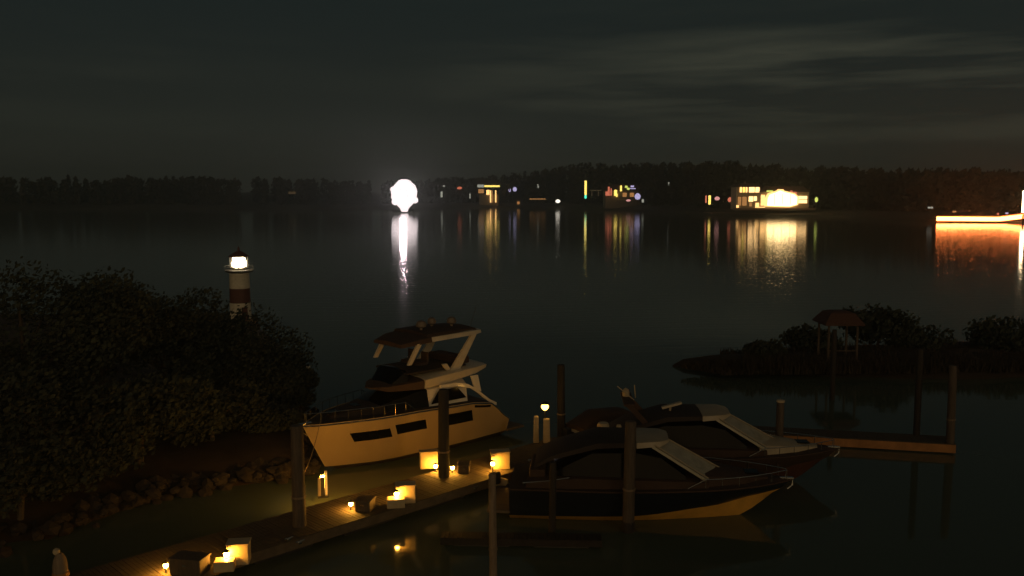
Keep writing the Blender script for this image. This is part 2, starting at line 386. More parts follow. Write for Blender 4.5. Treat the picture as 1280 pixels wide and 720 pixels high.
# yellow-lit boathouse at 598..625
def hwin(parent, name, x, z, w, h, m, y=-.06, frame=None):
    o = MB().box((x, y, z), (w, .12, h)).build(name, m, parent)
    return o
g = ground(611, 4); mpp = g.y/F; X = lambda p: (p-611)*mpp
c0 = dist(611, 252, g.y); r = thing('lit_boathouse', (dist(611, 240, g.y).x, g.y, .6), 'long low boathouse with yellow light under its roof and bright posts', 'building')
Z = lambda y: dist(611, y, g.y).z-.6
MB().box((0, 6, (Z(243)+0)/2), (24*mpp, 10, Z(243))).build('wall', M['wall2'], r)
MB().prism([(-16*mpp, Z(230)), (16*mpp, Z(230)), (11*mpp, Z(225.5)), (-11*mpp, Z(225.5))], -1.5, 12).build('roof', M['roof'], r)
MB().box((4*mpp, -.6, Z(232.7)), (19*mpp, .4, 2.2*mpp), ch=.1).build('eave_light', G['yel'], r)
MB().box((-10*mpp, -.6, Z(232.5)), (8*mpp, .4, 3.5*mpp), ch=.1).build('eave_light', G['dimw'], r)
MB().box((-9.5*mpp, -.2, Z(239)), (7*mpp, .4, 5*mpp), ch=.1).build('window', G['pane'], r)
MB().box((-1*mpp, -.3, Z(240.5)), (4*mpp, .4, 6*mpp), ch=.1).build('window', G['win'], r)
for x in (2.2, 8.6, 4.4): MB().box((x*mpp, -.8, Z(245.5)), (1.5*mpp if x != 4.4 else .6, .5, 15*mpp)).build('lit_post', G['win'] if x != 4.4 else G['pane'], r)  # upright reflections of the eave light drawn as glowing posts
MB().box((0, 3, -.3), (30*mpp, 9, .5)).build('deck', M['concrete'], r)

# long pale jetty 662-684
g = ground(672, 1); mpp = g.y/F
r = thing('shore_jetty', (dist(672, 249, g.y).x, g.y, .3), 'long thin pale-lit jetty left of the white and red lamp', 'jetty')
zz = dist(672, 249.5, g.y).z-.3
MB().box((0, 0, zz), (22*mpp, 2, .5)).build('deck', M['wall'], r)
MB().box((0, -1.1, zz+.5), (20*mpp, .15, .6)).build('light_strip', G['pane'], r)
for k in range(5): MB().lathe([(.2, -1), (.2, zz-.26)], c=((-9+4.5*k)*mpp, 0, 0), n=8).build('leg', M['dark'], r)
# small dim shed by the violet lamps
g = ground(648, 6); mpp = g.y/F
r = thing('boat_shed', (dist(648, 245, g.y).x, g.y, g.z), 'small dim brown boat shed beside the violet lamps', 'shed')
MB().box((0, 2, 2), (6*mpp, 5, 4)).build('wall', M['wall2'], r)
MB().prism([(-4*mpp, 4.05), (4*mpp, 4.05), (0, 6)], -1, 5).build('roof', M['roof'], r)
MB().box((0, -.55, 2), (3*mpp, .1, 2)).build('window', G['pane'], r)

# waterfront pub at 745..805
g = ground(778, 8); mpp = g.y/F; r = thing('waterfront_pub', (dist(778, 245, g.y).x, g.y, g.z), 'dim waterfront building with small coloured lights, right of the neon pole', 'building')
Z = lambda y: dist(778, y, g.y).z-g.z
MB().box((2*mpp, 8, Z(238)/2-.5), (46*mpp, 14, Z(238)+1)).build('wall', M['wall2'], r)
MB().prism([(-24*mpp, Z(237.8)), (27*mpp, Z(237.8)), (20*mpp, Z(231)), (-17*mpp, Z(231))], -.2, 16).build('roof', M['roof'], r)
for x, y, w, h, m in ((-17, 239, 2.5, 11, 'redl'), (-19.5, 242, 3, 5, 'redl'), (-14, 240, 1.6, 9, 'redl'), (-8.5, 241, 3.4, 7.5, 'yel'), (-7, 244, 2, 4, 'yel'), (-2, 235.5, 2, 7, 'yel'), (4.5, 233.5, 3, 2.6, 'green'), (7, 236, 3, 2.6, 'green'), (12, 233, 4, 2.2, 'viol'), (12.5, 235.8, 7, 1, 'viol')):
    MB().box((x*mpp, .3 if y > 237 else -.6, Z(y)), (w*mpp, 1.2, h*mpp), ch=.15, ry=.2 if m == 'green' else 0).build('coloured_light', G[m], r)
for x, w in ((-33, 14),):
    MB().box((x*mpp, 0, Z(238)), (w*mpp, .5, .6)).build('awning', M['trim'], r)
for x in (-38, -30): MB().box((x*mpp, -.3, Z(242)), (.5, .4, 6*mpp)).build('awning_post', M['trim'], r)
for x in (3, 12): MB().box((x*mpp, .8, Z(243.5)), (5*mpp, .3, 5*mpp)).build('window', G['pane'], r)
MB().box((11*mpp, -4, Z(249.6)), (36*mpp, 3, .5)).build('terrace', M['wall'], r)
shore_lamp(797, 245.5, 7.5, 8, G['viol'], 'round violet lamp at the right end of the pub terrace', off=5)
shore_lamp(785.5, 250.5, 6, 2.6, G['pinkl'], 'low pink lamp on the pub terrace left of the violet lamp', off=4)
shore_lamp(803.5, 251, 2.4, 4, G['dimw'], 'dim pale lamp below and right of the round violet lamp', off=3, shape='bar')

# big glowing house 920..1010 x 232..260
g = ground(965, 12); mpp = g.y/F; r = thing('waterfront_house', (dist(965, 250, g.y).x, g.y, g.z), 'big pale two-storey waterfront house with a blazing glass bay', 'house')
Z = lambda y: dist(965, y, g.y).z-g.z
X = lambda p: (p-965)*mpp
def hbox(name, a, b, y0, y1, m, f=0, d=.3): return MB().box((X((a+b)/2), f, (Z(y0)+Z(y1))/2), ((b-a)*mpp, d, abs(Z(y0)-Z(y1))), ch=.03).build(name, m, r)
hbox('wall', 921, 950, 234, 262, M['wall'], 6, 12)
hbox('wall', 950.2, 1010, 240, 262, M['wall'], 5.5, 11)
rf = MB().prism([(X(918), Z(233.8)), (X(953), Z(233.8)), (X(947), Z(229.5)), (X(924), Z(229.5))], -.8, 13).build('roof', M['roof'], r)
MB().prism([(X(948), Z(239.8)), (X(1012), Z(239.8)), (X(1003), Z(233)), (X(954), Z(233))], -1.2, 12).build('roof', M['roof'], r)
MB().box((X(935), 7, Z(229)), (1, 1, 2.2)).build('chimney', M['wall2'], rf)
for a, b, m in ((924.5, 927.5, 'win'), (928.5, 931, 'yel'), (931.8, 934, 'win'), (936, 943, 'win2'), (944, 949, 'win2')):
    w = hbox('window', a, b, 233.9, 240.5, G[m], -.1, .2)
for a, b, y0, y1, m in ((922.5, 926.5, 246, 257, 'pane'), (928, 933.5, 246, 257, 'pane'), (936, 941.5, 245.5, 252, 'win2'), (942.3, 946, 245.5, 251, 'win2'), (937, 940, 253, 258, 'pane'), (944.5, 949, 253.5, 258.5, 'win'), (951, 956, 243.5, 257, 'win'), (985, 993, 238.6, 240.6, 'pane')):
    w = hbox('window', a, b, y0, y1, G[m], -.1 if b < 950.1 else -.15, .2)
w = hbox('window', 997.5, 1008.5, 245, 254, G['win2'], -.1, .2)
MB().box((X(1003), -.25, Z(249.5)), (11*mpp, .15, .25)).build('sill', M['trim'], w)
bay = MB(); bay.prism([(X(957.5), Z(257)), (X(958), Z(248)), (X(960), Z(243.5)), (X(968), Z(240.5)), (X(973), Z(238.2)), (X(979), Z(240.3)), (X(990), Z(243)), (X(994.5), Z(246.5)), (X(994), Z(255.5)), (X(985), Z(257.8))], -2.6, -.02)
bo = bay.build('bay_window', G['bay'], r)
MB().prism([(X(955.6), Z(258)), (X(956.3), Z(247)), (X(959), Z(242)), (X(967.5), Z(238.8)), (X(973), Z(236.6)), (X(979.5), Z(238.8)), (X(991), Z(241.4)), (X(996.5), Z(246)), (X(996), Z(256)), (X(985.5), Z(259))], -2.3, -.01).build('bay_surround', G['win'], r)
for p in (966, 976, 986): MB().box((X(p), -2.72, Z(249)), (.16, .12, 13*mpp)).build('mullion', M['trim'], bo)
hbox('green_lamp', 957, 965, 238, 240, G['green'], -1.4, .3)
hbox('porch_light', 970, 978, 236.6, 238, G['win'], -1.6, .3)
hbox('porch_light', 986, 989, 238.0, 240, G['redl'], -1.6, .3)
hbox('corner_light', 991, 995, 239.4, 243, G['redl'], -.5, .3)
hbox('corner_light', 920.5, 923.5, 256.5, 259.5, G['win'], -.5, .3)
hbox('base_lights', 944, 956, 258.6, 259.6, G['win'], -.5, .3)
hbox('corner_trim', 920, 921.2, 233, 258, M['trim'], -.3, .3); hbox('corner_trim', 1009.4, 1010.6, 240, 259, M['trim'], -.3, .3)
hbox('terrace', 916, 1014, 260, 262.5, M['concrete'], -3.5, 6)
w2 = at(965, shore_y(965)); sw = MB()
prev = None
for px in range(880, 1045, 10):
    p = at(px, shore_y(px)-.25)
    if prev: sw.box(((p.x+prev.x)/2, (p.y+prev.y)/2, .6), ((p-prev).length*1.0, .6, 1.6), rz=math.atan2(p.y-prev.y, p.x-prev.x))
    prev = p
tag(sw.build('seawall', M['concrete']), 'low dark concrete seawall under the big glowing house', 'wall')

# orange-lit quay
q0 = at(1172, 278.2); q1 = at(1243, 279); q2 = at(1330, 275)
rr = thing('lit_quay', (q0.x, q0.y, 0), 'long quay with a continuous orange-white light strip, far right', 'quay')
def span(name, a, b, y, z0, z1, m, f=0, ext=0):
    A = dist(a[0], a[1], y[0]); B = dist(b[0], b[1], y[1]); A -= rr.location; B -= rr.location
    v = [(A.x, A.y+f, A.z+z0), (B.x, B.y+f, B.z+z0), (B.x, B.y+f, B.z+z1), (A.x, A.y+f, A.z+z1)]
    v2 = [(x, y_+1.2, z) for x, y_, z in v]
    return MB().add(v+v2, [(0, 1, 2, 3), (7, 6, 5, 4), (0, 4, 5, 1), (1, 5, 6, 2), (2, 6, 7, 3), (3, 7, 4, 0)]).build(name, m, rr)
YQ = q0.y
span('light_strip', (1172.5, 273.4), (1200.8, 273.6), (YQ, YQ), -.8, .75, G['quay'])
span('light_strip', (1202.8, 273.6), (1250, 274), (YQ, YQ), -.8, .75, G['quay'])
span('light_strip', (1250, 274), (1310, 267), (YQ, YQ-6), -.8, .75, G['quay'])
span('quay_wall', (1171, 277), (1310, 277), (YQ+.3, YQ-5.7), -2.4, .15, M['concrete'], .3)
span('parapet', (1171, 271), (1250, 271), (YQ+1, YQ+1), -.3, .3, M['concrete'], .5)
span('parapet', (1250, 271), (1310, 264), (YQ+1, YQ-5), -.3, .3, M['concrete'], .5)
shore_lamp(1247.5, 267.3, 3, 2.6, G['redl'], 'tiny red lamp on top of the orange quay', off=6)
shore_lamp(1258.5, 266.5, 4, 1.8, G['viol'], 'tiny violet lamp on top of the orange quay right of the red one', off=6)
# tall bright mast lamp at the frame's right edge
g = Vector((dist(1279.5, 260, YQ-8).x, YQ-8, 0)); mpp = g.y/F
r = thing('mast_lamp', g, 'tall white vertical light column at the right edge', 'lamp')
MB().lathe([(.4, -1), (.3, dist(1279, 268, g.y).z)], n=10).build('post', M['metal'], r)
MB().box((0, 0, dist(1279, 252, g.y).z), (3.2*mpp, .8, 27*mpp), ch=.2).build('light_column', G['mast'], r)

# ------------------------------------------------------------------ left bank
def poly_land(name, pts, z, m, inner=.5, res=26, zin=1.4):
    c = Vector((sum(p.x for p in pts)/len(pts), sum(p.y for p in pts)/len(pts), 0)); rows = []
    fine = []
    for a, b in zip(pts, pts[1:]+pts[:1]):
        for k in range(6): fine.append(a.lerp(b, k/6))
    for s, zz in ((1.03, -.5), (1.0, .1), (.96, z*.7), (.85, z), (.5, (z+zin)/2), (.02, zin)):
        rows.append([(c.x+(p.x-c.x)*s+noise.noise(Vector((p.x*.5, p.y*.5, s*5)))*.5, c.y+(p.y-c.y)*s+noise.noise(Vector((p.x*.5, p.y*.5, s*5+9)))*.5, zz+noise.noise(Vector((p.x*.3, p.y*.3, s*9)))*.15*(s < 1)) for p in fine])
    mb = MB(); n = len(fine); vs = [v for r_ in rows for v in r_]; fs = []
    for i in range(len(rows)-1):
        for k in range(n): fs.append((i*n+k, i*n+(k+1) % n, (i+1)*n+(k+1) % n, (i+1)*n+k))
    mb.add(vs, fs, True); o = mb.build(name, m); o['kind'] = 'structure'; return o
bank = [at(-900, 700), at(-150, 700), at(60, 672), at(190, 625), at(300, 604), at(376, 596), at(392, 545), at(372, 480), at(350, 436), at(322, 408), at(285, 397), at(230, 396), at(60, 398), at(-300, 398), at(-1400, 420)]
poly_land('bank', bank, .9, M['soil'])
rk = MB()
for i in range(330):
    k = random.choice([1, 2, 3, 3, 4, 4, 5, 5, 6]); p = bank[k].lerp(bank[k+1], random.random())
    bm = bmesh.new(); bmesh.ops.create_icosphere(bm, subdivisions=1, radius=random.uniform(.15, .42))
    for v in bm.verts: v.co *= random.uniform(.7, 1.25); v.co.z *= .7
    o = Vector((p.x+random.gauss(-.3, .5), p.y+random.gauss(.3, .5), random.uniform(0, .5)))
    bm.verts.index_update(); rk.add([v.co+o for v in bm.verts], [[v.index for v in f.verts] for f in bm.faces]); bm.free()
rk.build('riprap', M['rock'])['kind'] = 'stuff'

def tree(px, py_top, Y, rad, label, leafm='leaf', base_z=1.0, n=9500, name='tree', group='trees on the left bank', leaf=.115, squash=1.0):
    rnd = random.Random(int(px*7+Y)); top = dist(px, py_top, Y); h = top.z-base_z
    r = thing(name, (top.x, Y, base_z), label, 'tree' if name == 'tree' else 'shrub', group)
    tk = MB(); tk.tube([(0, 0, -.4), (.1, 0, h*.2), (.05, .1, h*.42), (0, 0, h*.75)], h*.03+.05, 8, .05)
    blobs = []
    for i in range(11):
        a = rnd.random()*2*PI; u = .28+.62*rnd.random(); rr = rad*math.sqrt(max(.08, 1-(1.75*u-1.05)**2))*rnd.uniform(.35, .8)
        b = Vector((rr*math.cos(a), rr*math.sin(a), h*u)); blobs.append((b, rad*rnd.uniform(.32, .5)))
        tk.tube([(0, 0, h*u*.55), (b.x*.5, b.y*.5, h*u*.8), tuple(b)], .07, 6, .02)
    blobs.append((Vector((0, 0, h-rad*.38)), rad*.4))
    tk.build('trunk', M['bark'], r)
    vs = []; fs = []
    for j in range(n):
        b, br = rnd.choice(blobs); d = Vector((rnd.gauss(0, 1), rnd.gauss(0, 1), rnd.gauss(0, 1))).normalized()*br*rnd.uniform(.45, 1.12)
        c = b+d; c.z = max(.05, b.z+d.z*.8*squash); s = leaf*rnd.uniform(.6, 1.3)
        ax = Vector((rnd.gauss(0, 1), rnd.gauss(0, 1), rnd.gauss(0, 1)+.6)).normalized(); u_ = ax.orthogonal().normalized()*s; w = ax.cross(u_)*.6
        o = len(vs); vs += [tuple(c-u_), tuple(c-w), tuple(c+u_), tuple(c+w)]; fs.append((o, o+1, o+2, o+3))
    m = MB(); m.v = vs; m.f = fs; m.sm = [False]*len(fs); m.build('crown', M[leafm], r)
    return r
for a in ((20, 318, 37, 4.6, 'tallest dark tree at the far left edge'),
          (118, 338, 41, 4.2, 'tall dark rounded tree, second from the left edge'),
          (200, 368, 44, 3.8, 'dark broad tree standing left of the lighthouse'),
          (268, 400, 47, 3.4, 'dark tree whose crown hides the lighthouse foot'),
          (325, 424, 47, 2.8, 'lower dark tree right below the lighthouse'),
          (352, 468, 45, 2.0, 'small dark tree at the bank point, left of the yacht bow')): tree(*a)
for a in ((60, 480, 33, 3.6, 'wide olive bush low on the left edge of the bank'),
          (170, 470, 36, 3.4, 'wide dark bush in the middle of the left bank'),
          (262, 486, 39, 2.6, 'rounded bush above the bare reddish bank slope'),
          (20, 560, 30, 2.6, 'low bush nearest the camera at the left edge'),
          (338, 520, 41, 1.6, 'small bush at the bank tip just left of the tall piling')): tree(*a, leafm='leaf2', name='bush', n=6500, group='bushes on the left bank')

# white skiff nose between trees and water
sk = at(367, 470); r = thing('skiff', (sk.x, sk.y, 0), 'small pale skiff tip showing beside the dark bank trees', 'boat', rz=R(25))
secs = []
for i in range(9):
    t_ = i/8; w = .55*(1-t_**2.5); z = .45+.15*t_
    secs.append([(t_*2.2-1.1, -w, z), (t_*2.2-1.1, -w*.7, .05), (t_*2.2-1.1, 0, -.1), (t_*2.2-1.1, w*.7, .05), (t_*2.2-1.1, w, z)])
MB().loft(secs).build('hull', M['gel'], r); MB().box((-1.1, 0, .3), (.06, 1.1, .5)).build('transom', M['gel'], r); MB().box((-.2, 0, .35), (.25, 1.0, .04)).build('thwart', M['wood'], r)

# ------------------------------------------------------------------ lighthouse
b = at(301, 400, .6); mp_ = b.y/F; r = thing('lighthouse', (b.x, b.y, 0), 'small banded lighthouse with a glowing lantern room behind the bank trees', 'lighthouse')
Zp = lambda y: dist(301, y, b.y).z
rw = lambda z: .95*(1-.02*z)
def band_(z0, z1, m, nm='tower_band'): MB().lathe([(rw(z0), z0), (rw(z1), z1)], n=20).build(nm, M[m], r)
MB().lathe([(1.5, -.3), (1.5, .7), (1.3, .75)], n=20).build('foundation', M['concrete'], r)
zs = [.75, Zp(378), Zp(360), Zp(341)]
band_(zs[0], zs[1], 'lwhite'); band_(zs[1], zs[2], 'lred'); band_(zs[2], zs[3], 'lwhite')
gal = MB().lathe([(rw(4), 0), (1.2, .12), (1.25, .22), (1.25, .26)], c=(0, 0, zs[3]), n=20).build('gallery', M['dgrey'], r)
rl = MB()
for k in range(14):
    a = 2*PI*k/14; rl.tube([(1.2*math.cos(a), 1.2*math.sin(a), zs[3]+.26), (1.2*math.cos(a), 1.2*math.sin(a), zs[3]+.62)], .015, 5)
rl.tube([(1.2*math.cos(2*PI*k/20), 1.2*math.sin(2*PI*k/20), zs[3]+.62) for k in range(21)], .018, 5); rl.build('railing', M['dgrey'], gal)
lz0 = Zp(335); lz1 = Zp(321)
MB().lathe([(.62, 0), (.62, lz0-zs[3]-.27)], c=(0, 0, zs[3]+.265), n=16).build('lantern_base', M['lwhite'], r)
MB().lathe([(.3, 0), (.62, .12), (.66, .4), (.55, (lz1-lz0)*.9), (.2, lz1-lz0-.05)], c=(0, 0, lz0+.02), n=12).build('lantern', G['lant'], r)
bars = MB()
for k in range(8):
    a = 2*PI*(k+.3)/8; bars.tube([(.76*math.cos(a), .76*math.sin(a), lz0), (.76*math.cos(a), .76*math.sin(a), lz1)], .035, 6)
bars.tube([(.76*math.cos(2*PI*k/16), .76*math.sin(2*PI*k/16), lz0+.03) for k in range(17)], .05, 6)
bars.build('lantern_frame', M['dgrey'], r)
MB().lathe([(.86, 0), (.9, .06), (.5, .35), (.12, .55), (.1, .75), (.02, .95)], c=(0, 0, lz1), n=16).build('lantern_roof', M['lred'], r)
MB().box((.6, -.72, 1.3), (.5, .1, 1.1), rz=.7).build('door', M['lred'], r)

# ------------------------------------------------------------------ marsh island, shrubs, gazebo
isl = [at(842, 458), at(900, 452), at(1000, 444), at(1100, 440), at(1200, 437), at(1290, 434), at(1700, 420), at(1700, 480), at(1290, 472), at(1200, 474), at(1080, 472), at(980, 468), at(900, 466)]
poly_land('marsh_island', isl, .7, M['mud'], zin=1.0)
rnd = random.Random(5); gv = []; gf = []
for i in range(16000):
    px = rnd.uniform(850, 1400); yy = rnd.uniform(440, 468)-(px-850)*.01; p = at(px, yy, .5)
    if px < 900 and abs(yy-458) > (px-845)*.15: continue
    h_ = rnd.uniform(.25, .8)*(1 if px > 930 else .5); a = rnd.random()*PI; dx, dy = math.cos(a)*.06, math.sin(a)*.06; lx, ly = rnd.gauss(0, .15), rnd.gauss(0, .15)
    o = len(gv); gv += [(p.x-dx, p.y-dy, .4), (p.x+dx, p.y+dy, .4), (p.x+lx, p.y+ly, .5+h_)]; gf.append((o, o+1, o+2))
m = MB(); m.v = gv; m.f = gf; m.sm = [False]*len(gf); m.build('marsh_grass', mat('marsh_grass', (.045, .032, .020), .9, vary=.5, scale=.6))['kind'] = 'stuff'
for a in ((1098, 390, 64, 2.6, 'rounded dark tree on the marsh just right of the gazebo'),
          (1150, 420, 63, 2.6, 'low dark shrub right of the tree beside the gazebo'),
          (1020, 416, 63, 1.9, 'low dark shrub on the marsh left of the gazebo'),
          (1262, 412, 63, 2.6, 'low dark shrub at the right edge on the marsh'),
          (960, 436, 61, 1.5, 'lowest dark shrub toward the left tip of the marsh')):
    tree(*a, leafm='leaf', name='tree' if a[0] == 1098 else 'shrub', n=3200, group='shrubs on the marsh island', base_z=.7, leaf=.2)
gz = at(1046, 448, .8); r = thing('gazebo', (gz.x, gz.y, .8), 'small open gazebo with red-brown roof on the dark marsh', 'gazebo')
k_ = gz.y/F; zr = dist(1046, 402, gz.y).z-.8; zt = dist(1046, 388, gz.y).z-.8
MB().loft([[(x*s, y*s, z) for x, y in ((-1, -1), (1, -1), (1, 1), (-1, 1))] for s, z in ((1.3, zr-.1), (1.3, zr), (.8, zt-.1), (.45, zt))], closed=True, caps=True, smooth=False).build('roof', mat('rusty_roof', (.08, .035, .026), .8), r)
for x in (-1, 1):
    for y in (-1, 1): MB().lathe([(.09, 0), (.08, zr-.1)], c=(x*.95, y*.95, 0), n=8).build('post', M['pile'], r)
MB().box((0, 0, -.05), (2.3, 2.3, .16)).build('floor', M['wood'], r)
MB().box((0, -1.0, .7), (1.85, .05, .06)).build('railing', M['pile'], r)

# ------------------------------------------------------------------ docks
def dock(name, a, b, w, z, label, fas='wood', th=.32, cross=True):
    a = Vector((a.x, a.y, 0)); b = Vector((b.x, b.y, 0)); d = b-a; L = d.length; r = thing(name, a, label, 'dock', rz=math.atan2(d.y, d.x))
    pl = MB(); k = 0; x = 0
    while x < L-.02:
        pw = min(.14, L-x); pl.box((x+pw/2, 0, z-.02+random.uniform(-.004, .004)), (pw-.012, w, .04)); x += .14
    pl.build('decking', M['dark' if fas == 'dark' else 'deckwood'], r)
    for s in (-1, 1): MB().box((L/2, s*(w/2-.03), z-.04-th/2), (L, .06, th-.005)).build('side_beam', M[fas], r)
    for x in (.03, L-.03): MB().box((x, 0, z-.04-th/2), (.06, w-.13, th-.01)).build('end_beam', M[fas], r)
    n = max(2, int(L/3.2))
    for i in range(n): MB().box(((i+.5)*L/n, 0, z-.5), (min(2.2, L/n*.7), w*.8, .5), ch=.05).build('float', M['float'], r)
    return r
DZ = .55
U0 = Vector((-11.2, 27.7, 0)); U1 = Vector((2.0, 40.7, 0)); L0 = Vector((-7.7, 27.5, 0))
du = (U1-U0).normalized(); dn = Vector((du.y, -du.x, 0))
WD = 2.35
A = U0-du*9+dn*WD/2; B = U1+dn*WD/2
main = dock('dock', A, B, WD, DZ, 'wide plank walkway running from lower left past the big yacht')
fa = at(628, 664, .4); fb = at(752, 668, .4)
nearest = A+du*((fa-A).dot(du))+dn*WD/2
dock('finger_pier', Vector((fa.x-2.1, fa.y-.05, 0)), fb, .6, .3, 'narrow finger pier just in front of the dark-hulled cruiser', fas='dark', th=.2)
ra = at(880, 534, .45); rb = at(1190, 551, .45)
dock('far_dock', ra, rb, 1.4, .48, 'straight low dock with an orange-brown side, right of the boats', fas='wood2', th=.38)

def piling(px, ytop, ybase, w, m, label, cap=None, lean=0, group='mooring pilings', zb=0, name='piling'):
    p = at(px, ybase, zb); top = dist(px, ytop, p.y).z; rad = w*p.y/F/2; r = thing(name, (p.x, p.y, 0), label, 'piling', group)
    rl_ = random.Random(px+1); r.rotation_euler = (rl_.uniform(-.012, .012), rl_.uniform(-.014, .014), rl_.uniform(0, 6))
    h = top; rd = random.Random(px)
    MB().lathe([(rad*1.03, -1.5), (rad*1.03, .2), (rad, h*.5), (rad*.95, h-.06), (rad*.86, h)], n=18, wob=.03).build('shaft', M[m], r)
    MB().lathe([(rad*1.06, -.15), (rad*1.09, .05), (rad*1.05, .38)], n=18, wob=.05).build('waterline_band', M['dark'], r)
    if w >= 10:
        MB().tube([(rad*1.06*math.cos(a/12*2*PI), rad*1.06*math.sin(a/12*2*PI), h*.38+a*.0016) for a in range(37)], .018, 6).build('rope_wrap', M['pilep'], r)
    if cap == 'cone': MB().lathe([(rad*1.12, 0), (rad*1.1, .08), (rad*.25, .34), (.02, .4)], c=(0, 0, h), n=18).build('cap', M['cap'], r)
    elif cap == 'flat': MB().lathe([(rad*1.08, 0), (rad*1.08, .06), (rad*.8, .09)], c=(0, 0, h), n=18).build('cap', M['cap'], r)
    return r
piling(375, 532, 676, 17, 'pile', 'tall brown piling at the dock edge in front of the yacht bow')
piling(555, 487, 612, 14, 'dark', 'black piling in front of the big yacht windows')
piling(785, 526, 664, 15, 'pile', 'stout piling in front of the dark cruiser side windows')
piling(617, 592, 745, 10, 'pilep', 'thin pale piling rising from the bottom edge of the view')
piling(690, 578, 672, 9, 'dark', 'short dark piling between thin pale one and stout one')
piling(701.5, 456, 556, 10, 'dark', 'slim dark piling right of the dock-end lamp')
piling(972, 502, 590, 10, 'pile', 'piling with a pale flat cap behind the dark cruiser bow', cap='flat')
piling(1187, 457, 566, 10, 'pile', 'tall piling at the right end of the orange-sided dock')
piling(1145, 436, 556, 8, 'dark', 'tall thin dark piling left of the one at the dock end')
piling(1040, 412, 500, 6, 'dark', 'thin dark piling in open water in front of the gazebo')
# pale knobbed bollard post, bottom left corner
pb = at(79, 770, 0); zt = dist(79, 688, pb.y).z; rad = 9.5*pb.y/F
r = thing('mooring_post', (pb.x, pb.y, 0), 'pale round-shouldered mooring post with a small knob, bottom left corner', 'post')
MB().lathe([(rad*1.05, -1.5), (rad, zt-.8), (rad*.98, zt-.45), (rad*.8, zt-.25), (rad*.5, zt-.12), (rad*.3, zt-.08)], n=16, wob=.03).build('shaft', M['pilep'], r)
MB().lathe([(.06, 0), (.1, .06), (.09, .14), (.03, .18)], c=(-.09, 0, zt-.12), n=12).build('knob', M['cap'], r)
MB().lathe([(rad*1.1, 0), (rad*1.12, .07), (rad*1.08, .12)], c=(0, 0, zt-.75), n=16).build('rope_wrap', M['wood2'], r)

# dock steps / boxes with lamps
ANG = math.atan2(du.y, du.x)
def lamp_post(parent, x, y, h=.5, m='amber', rb=.075):
    MB().lathe([(.05, 0), (.035, .03), (.03, h)], c=(x, y, 0), n=10).build('lamp_stem', M['dgrey'], parent)
    MB().lathe([(.02, 0), (rb*.8, .03), (rb, rb), (rb*.8, rb*1.7), (.02, rb*2)], c=(x, y, h), n=10).build('lamp_bulb', G[m], parent)
    MB().lathe([(rb*1.3, 0), (rb*1.2, .02), (.03, .07)], c=(x, y, h+rb*2+.005), n=12).build('lamp_hood', M['dgrey'], parent)
def steps(px, py, label, w=.72, h=.72, low=True, bulb='amber'):
    p = at(px, py, DZ); r = thing('dock_steps', (p.x, p.y, DZ), label, 'steps', 'white boarding steps on the dock', rz=R(8))
    MB().box((0, 0, h/2), (w, .5, h-.01), ch=.025).build('upper_step', M['box'], r)
    MB().box((0, 0, h+.012), (w+.05, .55, .03), ch=.01).build('tread', M['box'], r)
    if low: 
        MB().box((-w*.32-.13, -.50, h*.25), (w*.9, .42, h*.5-.01), ch=.02).build('lower_step', M['box'], r)
    lamp_post(r, -w/2+.03, -.46 if not low else -.40, .26 if not low else h*.54, bulb, .085)
    return r
steps(299, 703, 'lit white boarding steps nearest the camera, bottom left', w=.66, h=.66)
steps(507, 627, 'lit white boarding steps below the yacht side, mid dock', w=.72, h=.68)
steps(625, 585, 'lit white box-shaped step farthest right along the dock', w=.78, h=.72, low=False)
def dbox(px, py, label, w, h, d=.6, rz=None, lampx=None, flip=-1):
    p = at(px, py, DZ); r = thing('dock_box', (p.x, p.y, DZ), label, 'dock box', 'dock boxes beside the walkway', rz=ANG if rz is None else rz)
    MB().box((0, 0, h/2), (w, d, h-.01), ch=.03).build('chest', M['pile'], r)  # dark timber paints in the unlit front; the pale end panel, the lit end
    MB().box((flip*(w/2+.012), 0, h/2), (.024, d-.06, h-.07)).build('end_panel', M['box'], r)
    MB().box((0, 0, h+.025), (w+.06, d+.06, .05), ch=.02).build('lid', M['pile'], r)
    MB().box((0, -d/2-.015, h*.7), (.12, .03, .04)).build('latch', M['steel'], r)
    lamp_post(r, flip*(w/2+.24), -.12, .14, 'amber', .075)
    return r
dbox(238, 716, 'long dock box nearest the camera with its left end lit', 1.0, .5, rz=R(-12))
dbox(457, 637, 'dock box with lit planks to its left, under the yacht bow', .55, .38, rz=R(-12))
dbox(580, 590, 'small low dock box right of the black piling', .45, .34, rz=R(0))
# upright lit panel left of the black piling
p = at(536, 585, DZ); r = thing('power_pedestal', (p.x, p.y, DZ), 'glowing amber utility pedestal just left of the black piling', 'pedestal', rz=R(12))
MB().box((0, 0, .36), (.74, .34, .7), ch=.03).build('cabinet', M['box'], r); MB().box((0, 0, .73), (.8, .4, .04), ch=.01).build('lid', M['box'], r)
lamp_post(r, .22, -.52, .14, 'amber', .08)
# slender pedestal at the bow
p = at(404, 621, DZ); r = thing('light_pedestal', (p.x, p.y, DZ), 'slim twin-sided dock light pedestal under the yacht bow', 'lamp', rz=R(20))
MB().box((-.14, 0, .37), (.10, .1, .74), ch=.01).build('side_panel', M['box'], r)
MB().box((.12, 0, .5), (.10, .1, 1.0), ch=.01).build('side_panel', M['box'], r)
MB().box((-.01, 0, .03), (.4, .3, .05), ch=.01).build('base', M['dgrey'], r)
MB().box((-.01, .02, .40), (.15, .03, .72)).build('centre_board', M['dgrey'], r)
MB().box((-.01, .09, .55), (.12, .05, .5)).build('light_tube', G['amber'], r)
MB().box((.12, -.053, .52), (.045, .012, .85)).build('edge_light', G['amberlow'], r)
